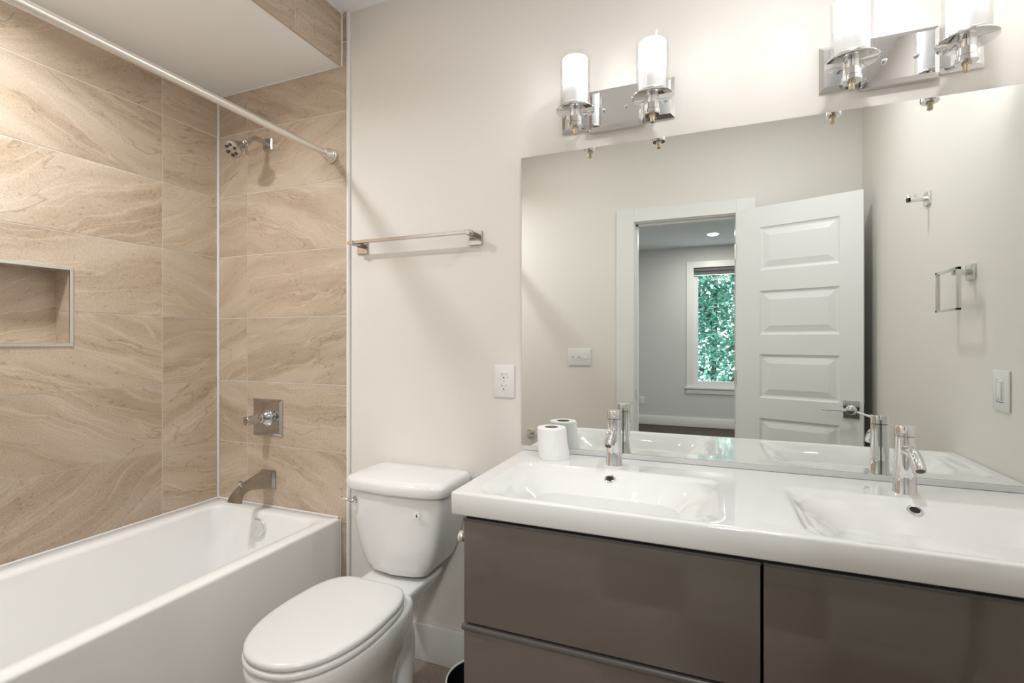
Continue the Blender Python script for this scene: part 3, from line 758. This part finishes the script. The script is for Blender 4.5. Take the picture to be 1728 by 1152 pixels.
# ------------------------------------------------------------------ towel bar
tw = thing('towel_bar', 'slim square towel bar on the painted wall above the toilet', 'towel bar', (-1.09, YB, Z(.405)))
for x in (-.822, -1.352):
    p_ = plate(MB(), x, Z(.394), .026, .026, .008, .009, .001, YB).build('wall_plate', 'dullchrome', tw, angle=20)
    MB().box(x - .009, x + .009, YB - .078, YB - .008, Z(.394), Z(.412), .0015, 1).build('post', 'dullchrome', p_)
MB().box(-1.376, -.806, YB - .075, YB - .060, Z(.399), Z(.411), .0012, 1).build('bar', 'dullchrome', tw)

# ------------------------------------------------------------------ outlets and switches
def frame(c, xa, ya):   # local -> world : x along wall, y up, z out of the wall
    c = Vector(c); xa = Vector(xa); na = Vector(ya)
    return lambda x, y, z: c + xa * x + Vector((0, 0, y)) + na * z
def lbox(b, F_, x0, x1, y0, y1, z0, z1, bev=0.0):
    vs = [b.bm.verts.new(F_(x, y, z)) for x in (x0, x1) for y in (y0, y1) for z in (z0, z1)]
    q = [(0, 1, 3, 2), (4, 6, 7, 5), (0, 4, 5, 1), (2, 3, 7, 6), (0, 2, 6, 4), (1, 5, 7, 3)]
    fs = [b.bm.faces.new([vs[i] for i in f]) for f in q]
    if bev: bmesh.ops.bevel(b.bm, geom=list({e for f in fs for e in f.edges}), offset=bev, segments=2, profile=.5, affect='EDGES')
    return b
def outlet(c, xa, na, label, hw=.042, hh=.061):
    F_ = frame(c, xa, na)
    t = thing('wall_outlet', label, 'outlet', c)
    lbox(MB(), F_, -hw, hw, -hh, hh, 0, .006, .003).build('cover_plate', 'plastic', t)
    for s_ in (.021, -.021):
        b = MB(); P = []
        for k in range(28):
            a = 2 * PI * k / 28; P.append((.0175 * math.cos(a), max(-.0125, min(.0125, .0175 * math.sin(a)))))
        b.loft([[F_(x, y + s_, .005) for x, y in P], [F_(x, y + s_, .0072) for x, y in P]])
        r_ = b.build('receptacle', 'plastic', t)
        b = MB(); lbox(b, F_, -.0078, -.0060, s_ + .001, s_ + .0085, .0070, .0076); lbox(b, F_, .0060, .0076, s_ + .0015, s_ + .0080, .0070, .0076)
        lbox(b, F_, -.0095, -.0078, s_ + .004, s_ + .0056, .0070, .0076)
        b.lathe([(.0026, 0), (.0001, 0)], F_(0, s_ - .0075, .0076), Vector(na), 12)
        b.build('slots', 'slot', r_, smooth=False)
    MB().lathe([(.003, 0), (.0026, .001), (.0001, .0012)], F_(0, 0, .006), Vector(na), 14).build('screw', 'steel', t)
outlet((-.706, YB, Z(-.148)), (1, 0, 0), (0, -1, 0), 'white duplex outlet on the painted wall left of the mirror')
outlet((-.946, YW, Z(-.906)), (1, 0, 0), (0, 1, 0), 'white duplex outlet low on the bedroom wall, seen through the doorway in the mirror', .037, .06)

F_ = frame((-.835, YD, Z(-.108)), (1, 0, 0), (0, 1, 0))
ts = thing('light_switch', 'white triple toggle switch plate beside the door casing, seen in the mirror', 'light switch', (-.835, YD, Z(-.108)))
lbox(MB(), F_, -.082, .082, -.0605, .0605, 0, .007, .003).build('cover_plate', 'plastic', ts)
for k in (-1, 0, 1):
    g = lbox(MB(), F_, k * .046 - .006, k * .046 + .006, -.0125, .0125, .006, .0076, .0006).build('toggle_frame', 'plastic', ts)
    b = MB(); s_ = 1 if k != 1 else -1
    b.loft([[F_(k * .046 + x, y, .007) for x, y in ((-.004, -.005), (.004, -.005), (.004, .005), (-.004, .005))],
            [F_(k * .046 + x, y + s_ * .007, .019) for x, y in ((-.003, -.003), (.003, -.003), (.003, .003), (-.003, .003))]])
    b.build('toggle', 'plastic', g)
    for yy in (-.03, .03): MB().lathe([(.003, 0), (.0001, .0012)], F_(k * .046, yy, .0068), (0, 1, 0), 12).build('screw', 'steel', ts)
F_ = frame((XR, 1.450, Z(-.148)), (0, 1, 0), (-1, 0, 0))
ds = thing('dimmer_switch', 'white rocker dimmer switch on the right wall, seen in the mirror', 'light switch', (XR, 1.45, Z(-.148)))
lbox(MB(), F_, -.045, .045, -.0615, .0615, 0, .006, .003).build('cover_plate', 'plastic', ds)
lbox(MB(), F_, -.017, .017, -.034, .034, .0055, .0075, .001).build('paddle_frame', 'plastic', ds)
lbox(MB(), F_, -.012, .012, -.029, .029, .007, .0105, .0015).build('paddle', 'trim', ds)
b = MB(); lbox(b, F_, -.0175, -.0165, -.034, .034, .0056, .0079); lbox(b, F_, -.0175, .0175, -.0352, -.034, .0056, .0079); lbox(b, F_, -.0015, .0015, .023, .026, .0104, .0108); lbox(b, F_, -.0015, .0015, -.026, -.023, .0104, .0108)
b.build('paddle_gap', 'slot', ds, smooth=False)
for yy in (-.048, .048): MB().lathe([(.003, 0), (.0001, .0012)], F_(0, yy, .0058), (-1, 0, 0), 12).build('screw', 'steel', ds)

# ------------------------------------------------------------------ fittings seen in the mirror
hk = thing('robe_hook', 'chrome square robe hook high on the right wall, seen in the mirror', 'hook', (XR, .917, Z(.575)))
F_ = frame((XR, .917, Z(.575)), (0, 1, 0), (-1, 0, 0))
lbox(MB(), F_, -.026, .026, -.026, .026, 0, .009, .001).build('wall_plate', 'steel', hk)
b = MB(); lbox(b, F_, -.008, .008, -.008, .008, .008, .072, .001); lbox(b, F_, -.008, .008, -.008, .020, .060, .072, .001); lbox(b, F_, -.008, .008, .006, .022, .040, .046, .001)
b.build('hook_arm', 'steel', hk)
tr = thing('towel_ring', 'chrome square towel ring on the right wall, seen in the mirror', 'towel ring', (XR, 1.268, Z(.233)))
F_ = frame((XR, 1.268, Z(.233)), (0, 1, 0), (-1, 0, 0))
lbox(MB(), F_, -.026, .026, -.026, .026, 0, .009, .001).build('wall_plate', 'steel', tr)
lbox(MB(), F_, -.009, .009, -.009, .009, .008, .056, .001).build('arm', 'steel', tr)
b = MB(); F2 = frame((XR, 1.225, Z(.172)), (0, 1, 0), (-1, 0, 0)); s_ = .085; zb = .068
lbox(b, F2, -s_, s_, s_ - .018, s_ - .008, .045, .056, .001); lbox(b, F2, -s_, s_, -s_ + .018, -s_ + .008 + .018, .045, .056, .001)
lbox(b, F2, -s_, -s_ + .012, -s_ + .018, s_ - .008, .045, .056, .001); lbox(b, F2, s_ - .012, s_, -s_ + .018, s_ - .008, .045, .056, .001)
b.build('ring', 'steel', tr)
ph = thing('paper_holder', 'chrome toilet paper holder on the door wall, seen at the left edge of the mirror', 'paper holder', (-1.195, YD, Z(-.665)))
F_ = frame((-1.195, YD, Z(-.665)), (1, 0, 0), (0, 1, 0))
lbox(MB(), F_, -.026, .026, -.026, .026, 0, .009, .001).build('wall_plate', 'steel', ph)
b = MB(); lbox(b, F_, -.009, .009, -.012, .006, .008, .066, .001); lbox(b, F_, -.009, .15, -.012, .0, .058, .070, .001)
b.build('bar', 'steel', ph)

# ------------------------------------------------------------------ door, standing open into the bathroom
HP = Vector((.1605, YD + .046, 0)); FE = Vector((.764, .278, 0)); dt = (FE - HP).normalized(); DL = (FE - HP).length
nd = Vector((-dt.y, dt.x, 0))               # towards the mirror
D0, D1 = .012, Z(.804)
F_ = lambda a, z, o_: HP + dt * a + Vector((0, 0, z)) + nd * o_
def door_mesh():
    b = MB(); bm = b.bm
    xs = [0, .135, DL - .105, DL]
    pan = [(Z(.425), Z(.682)), (Z(.040), Z(.302)), (Z(-.335), Z(-.076)), (Z(-.715), Z(-.456)), (Z(-1.09), Z(-.835))]
    zs = sorted([D0, D1] + [v for p in pan for v in p])
    for side, off in ((1, 0.0), (-1, -.035)):
        def q(a, c, z0, z1, o0=0): bm.faces.new([bm.verts.new(F_(*p, off + side * o0)) for p in ((a, z0), (c, z0), (c, z1), (a, z1))])
        zz = [D0]
        for p in reversed(pan): zz += [p[0], p[1]]
        zz.append(D1)
        for i in range(0, len(zz), 2): q(xs[1], xs[2], zz[i], zz[i + 1])
        for z0, z1 in zip(zz, zz[1:]): q(xs[0], xs[1], z0, z1); q(xs[2], xs[3], z0, z1)
        for (z0, z1) in pan:
            rr_ = [(0, 0), (.006, -.006), (.014, -.009), (.020, -.009), (.052, -.001), (.054, -.0005)]
            rings = [[F_(*p, off + side * d) for p in ((xs[1] + i, z0 + i), (xs[2] - i, z0 + i), (xs[2] - i, z1 - i), (xs[1] + i, z1 - i))] for i, d in rr_]
            b.loft(rings, False, True)
    for a in (0, DL):
        for z0, z1 in zip(zz, zz[1:]): bm.faces.new([bm.verts.new(F_(a, z, o_)) for z, o_ in ((z0, 0), (z1, 0), (z1, -.035), (z0, -.035))])
    for z in (D0, D1):
        for a0, a1 in zip(xs, xs[1:]): bm.faces.new([bm.verts.new(F_(a, z, o_)) for a, o_ in ((a0, 0), (a1, 0), (a1, -.035), (a0, -.035))])
    bmesh.ops.remove_doubles(bm, verts=bm.verts, dist=1e-5)
    return b
door = struct(door_mesh().build('door_1', 'door', smooth=False), 'white five-panel door standing open, seen in the mirror', 'door')
def dbox(b, a0, a1, z0, z1, o0, o1, bev=.001):
    vs = [b.bm.verts.new(F_(a, z, o_)) for a in (a0, a1) for z in (z0, z1) for o_ in (o0, o1)]
    q = [(0, 1, 3, 2), (4, 6, 7, 5), (0, 4, 5, 1), (2, 3, 7, 6), (0, 2, 6, 4), (1, 5, 7, 3)]
    fs = [b.bm.faces.new([vs[i] for i in f]) for f in q]
    if bev: bmesh.ops.bevel(b.bm, geom=list({e for f in fs for e in f.edges}), offset=bev, segments=1, affect='EDGES')
    return b
hz = Z(-.366); ha = .592
for s_, o0 in ((1, 0), (-1, -.035)):
    h = dbox(MB(), ha - .037, ha + .037, hz - .046, hz + .050, o0, o0 + s_ * .008).build('handle_plate', 'chrome', door)
    MB().lathe([(.026, .006), (.026, .010), (.022, .014), (.012, .016), (.011, .040), (.016, .042), (.016, .054), (.001, .056)], F_(ha, hz, o0), nd * s_, 28).build('handle_hub', 'chrome', h)
    MB().tube([F_(ha, hz, o0 + s_ * .048), F_(ha - .06, hz - .002, o0 + s_ * .049), F_(ha - .125, hz - .003, o0 + s_ * .048)], [.006, .0052, .0045], 12).build('lever', 'chrome', h)
dbox(MB(), DL - .0005, DL + .001, hz - .028, hz + .028, -.028, -.006, 0).build('latch_plate', 'steel', door)
for z in (.25, 1.05, 1.82):
    MB().cyl(HP + Vector((-.003, .002, z - .045)), HP + Vector((-.003, .002, z + .045)), .006, n=16).build('hinge', 'steel', door)

# ------------------------------------------------------------------ toilet
tl = thing('toilet', 'white two-piece toilet with closed lid between bathtub and vanity', 'toilet', (-1.043, 1.3, 0))
TCX = -1.043
def sq_ring(hw, yf, yb, z, bow=.0, e=5.0, n=48, cx=TCX, flat=True):
    """rounded-square outline, bowed out at the front by bow"""
    pts = []; cy = (yf + yb) / 2; hd = (yb - yf) / 2
    for i in range(n):
        a = 2 * PI * i / n; c_, s_ = math.cos(a), math.sin(a)
        x = hw * abs(c_) ** (2 / e) * (1 if c_ > 0 else -1); y = hd * abs(s_) ** (2 / e) * (1 if s_ > 0 else -1)
        if y < 0: y -= bow * (1 - (x / hw) ** 2) * (-y / hd)
        pts.append((cx + x, cy + y, z))
    return pts
zt0, zt1 = Z(-.832), Z(-.536)
b = MB(); rings = []
for k, (h, hw, yf) in enumerate([(0, .112, 1.490), (.006, .124, 1.482), (.03, .140, 1.478), (.07, .157, 1.475), (.12, .172, 1.472), (.18, .185, 1.469), (.24, .194, 1.467), (zt1 - zt0, .199, 1.466)]):
    rings.append(sq_ring(hw, yf, 1.680, zt0 + h, .028, 11.0, 64))
b.loft(rings); b.build('tank', 'china', tl, angle=60)
b = MB(); l0 = Z(-.538)
b.loft([sq_ring(.203, 1.462, 1.682, l0, .03, 10, 64), sq_ring(.209, 1.452, 1.684, l0 + .001, .030, 10, 64), sq_ring(.212, 1.449, 1.685, l0 + .006, .030, 10, 64), sq_ring(.212, 1.449, 1.685, l0 + .028, .030, 10, 64),
        sq_ring(.209, 1.452, 1.684, l0 + .037, .030, 10, 64), sq_ring(.201, 1.460, 1.680, l0 + .044, .029, 10, 64), sq_ring(.180, 1.474, 1.668, l0 + .048, .027, 9, 64), sq_ring(.09, 1.54, 1.62, l0 + .051, .01, 5, 64)])
b.build('tank_lid', 'china', tl, angle=60)
fl = MB().lathe([(.0, 0), (.0145, 0), (.0145, .006), (.011, .012), (.008, .020), (.0, .021)], (TCX - .158, 1.462, Z(-.580)), (0, -1, 0), 24).build('flush_lever', 'chrome', tl)
fl['label'] = 'chrome flush lever'
MB().tube([(TCX - .158, 1.443, Z(-.580)), (TCX - .172, 1.437, Z(-.577)), (TCX - .190, 1.436, Z(-.573)), (TCX - .206, 1.440, Z(-.571))], [.006, .0058, .0062, .0055], 14).build('lever_arm', 'chrome', fl)
bd = MB().lathe([(.013, 0), (.012, .002), (.001, .0024)], (-.927, 1.4400, Z(-.598)), (.12, -1, 0), 28).build('drop_sticker', 'plastic', tl)
bd['label'] = 'small round water drop sticker'
b = MB(); dp = [(0, .0065), (-.0022, .001), (-.003, -.002), (-.0018, -.0048), (0, -.0056), (.0018, -.0048), (.003, -.002), (.0022, .001)]
b.loft([[(-.927 + x, 1.4368 + .12 * x, Z(-.598) + z) for x, z in dp], [(-.927 + x, 1.4378 + .12 * x, Z(-.598) + z) for x, z in dp]])
b.build('drop_mark', 'slot', bd, smooth=False)

def egg(hw, yf, yb, z, n=64, e=2.25, cx=TCX, back_e=5.0):
    pts = []; ym = yb - (yb - yf) * .44
    for i in range(n):
        a = 2 * PI * i / n; c_, s_ = math.cos(a), math.sin(a)
        ex = e if s_ < 0 else back_e
        x = hw * abs(c_) ** (2 / ex) * (1 if c_ > 0 else -1)
        y = (yb - ym if s_ > 0 else ym - yf) * abs(s_) ** (2 / ex) * (1 if s_ > 0 else -1)
        if s_ > 0: x *= 1 - .16 * (y / (yb - ym)) ** 2
        pts.append((cx + x, ym + y, z))
    return pts
ZL = .466                                       # top of the closed lid
b = MB()
b.loft([egg(0.1550, 0.9310, 1.352, ZL - .022), egg(0.1710, 0.9080, 1.362, ZL - .0215), egg(0.1745, 0.9040, 1.364, ZL - .017), egg(0.1745, 0.9040, 1.364, ZL - .010), egg(0.1720, 0.9070, 1.362, ZL - .0045), egg(0.1650, 0.9150, 1.357, ZL - .0012),
        egg(0.1500, 0.9340, 1.345, ZL + .0005), egg(0.0850, 1.0360, 1.28, ZL + .003)])
b.build('seat_lid', 'seat', tl, angle=60)
b = MB()
b.loft([egg(0.1600, 0.9210, 1.350, ZL - .043), egg(0.1735, 0.9040, 1.358, ZL - .042), egg(0.1760, 0.9010, 1.360, ZL - .037), egg(0.1760, 0.9010, 1.360, ZL - .029), egg(0.1730, 0.9050, 1.358, ZL - .0245), egg(0.1600, 0.9210, 1.350, ZL - .0238)])
b.build('seat_ring', 'seat', tl, angle=60)
for s_ in (-1, 1):
    MB().box(TCX + s_ * .075 - .018, TCX + s_ * .075 + .018, 1.350, 1.378, ZL - .045, ZL - .020, .006, 2).build('hinge_cap', 'seat', tl)
zr = ZL - .0445
b = MB()
b.loft([egg(.163, .916, 1.40, zr), egg(.173, .905, 1.41, zr - .003), egg(.176, .901, 1.415, zr - .012), egg(.174, .905, 1.42, zr - .040), egg(.165, .921, 1.43, zr - .075), egg(.146, .962, 1.43, zr - .120),
        egg(.122, 1.018, 1.42, zr - .17), egg(.100, 1.078, 1.40, zr - .23), egg(.086, 1.110, 1.40, zr - .29), egg(.084, 1.115, 1.40, .085), egg(.090, 1.105, 1.43, .045, back_e=2.6), egg(.104, 1.085, 1.48, .030, back_e=2.6), egg(.108, 1.080, 1.485, .0, back_e=2.6)])
# deck under the tank
b.loft([sq_ring(.055, 1.34, 1.48, zr - .19, 0, 4), sq_ring(.070, 1.33, 1.53, zr - .12, 0, 4), sq_ring(.098, 1.325, 1.60, zr - .055, 0, 5), sq_ring(.114, 1.320, 1.655, zr - .020, 0, 6), sq_ring(.117, 1.318, 1.658, zr - .006, 0, 6), sq_ring(.110, 1.325, 1.65, zr + .001, 0, 6)])
# trapway bulging out of both sides
path = [(0, 1.10, .20), (0, 1.17, .13), (0, 1.25, .12), (0, 1.32, .17), (0, 1.37, .25), (0, 1.41, .285), (0, 1.455, .25), (0, 1.465, .18), (0, 1.455, .09), (0, 1.45, .02)]
for s_ in (-1, 1):
    pp = []
    for i in range(len(path) - 1):
        for k in range(4):
            t_ = k / 4; A, B_ = Vector(path[i]), Vector(path[i + 1])
            P0 = Vector(path[max(i - 1, 0)]); P3 = Vector(path[min(i + 2, len(path) - 1)])
            q = .5 * ((2 * A) + (B_ - P0) * t_ + (2 * P0 - 5 * A + 4 * B_ - P3) * t_ ** 2 + (3 * A - P0 - 3 * B_ + P3) * t_ ** 3)
            pp.append(q + Vector((TCX + s_ * .034, 0, 0)))
    pp.append(Vector(path[-1]) + Vector((TCX + s_ * .034, 0, 0)))
    b.tube(pp, .050, 20)
b.build('bowl', 'china', tl, angle=60)
for s_ in (-1, 1):
    MB().lathe([(.018, 0), (.018, .008), (.012, .016), (.001, .018)], (TCX + s_ * .099, 1.40, .024), n=20).build('bolt_cap', 'seat', tl)

# ------------------------------------------------------------------ bin and little knob beside the cabinet
wb = thing('waste_bin', 'small round black bin with a pale metal rim on the floor by the cabinet', 'bin', (-.66, 1.39, 0))
bx, by, bz = -.660, 1.39, .207
MB().lathe([(.001, .0), (.088, .0), (.092, .004), (.108, bz), (.105, bz), (.089, .008), (.001, .007)], (bx, by, 0), n=48).build('bin_body', 'black', wb)
MB().lathe([(.1075, bz - .005), (.1105, bz - .004), (.1105, bz + .004), (.1085, bz + .0055), (.106, bz + .004), (.1055, bz - .005)], (bx, by, 0), n=48, cap0=False, cap1=False).build('bin_rim', 'binrim', wb)
kn = thing('paper_post', 'small round pale post on the left side of the vanity cabinet, beside the toilet tank', 'paper holder', (VX0 + .004, 1.25, Z(-.558)))
MB().lathe([(.018, 0), (.018, .004), (.007, .006), (.007, .045), (.013, .048), (.0145, .052), (.0145, .060), (.011, .063), (.001, .0635)], (VX0 + .0045, 1.25, Z(-.558)), (-1, 0, 0), 28).build('post', 'nickel', kn)
MB().lathe([(.0105, 0), (.0150, .0005), (.0158, .003), (.0150, .0055), (.0105, .006)], (VX0 - .050, 1.25, Z(-.558)), (-1, 0, 0), 28).build('end_ring', 'plastic', kn)

bpy.context.view_layer.update()
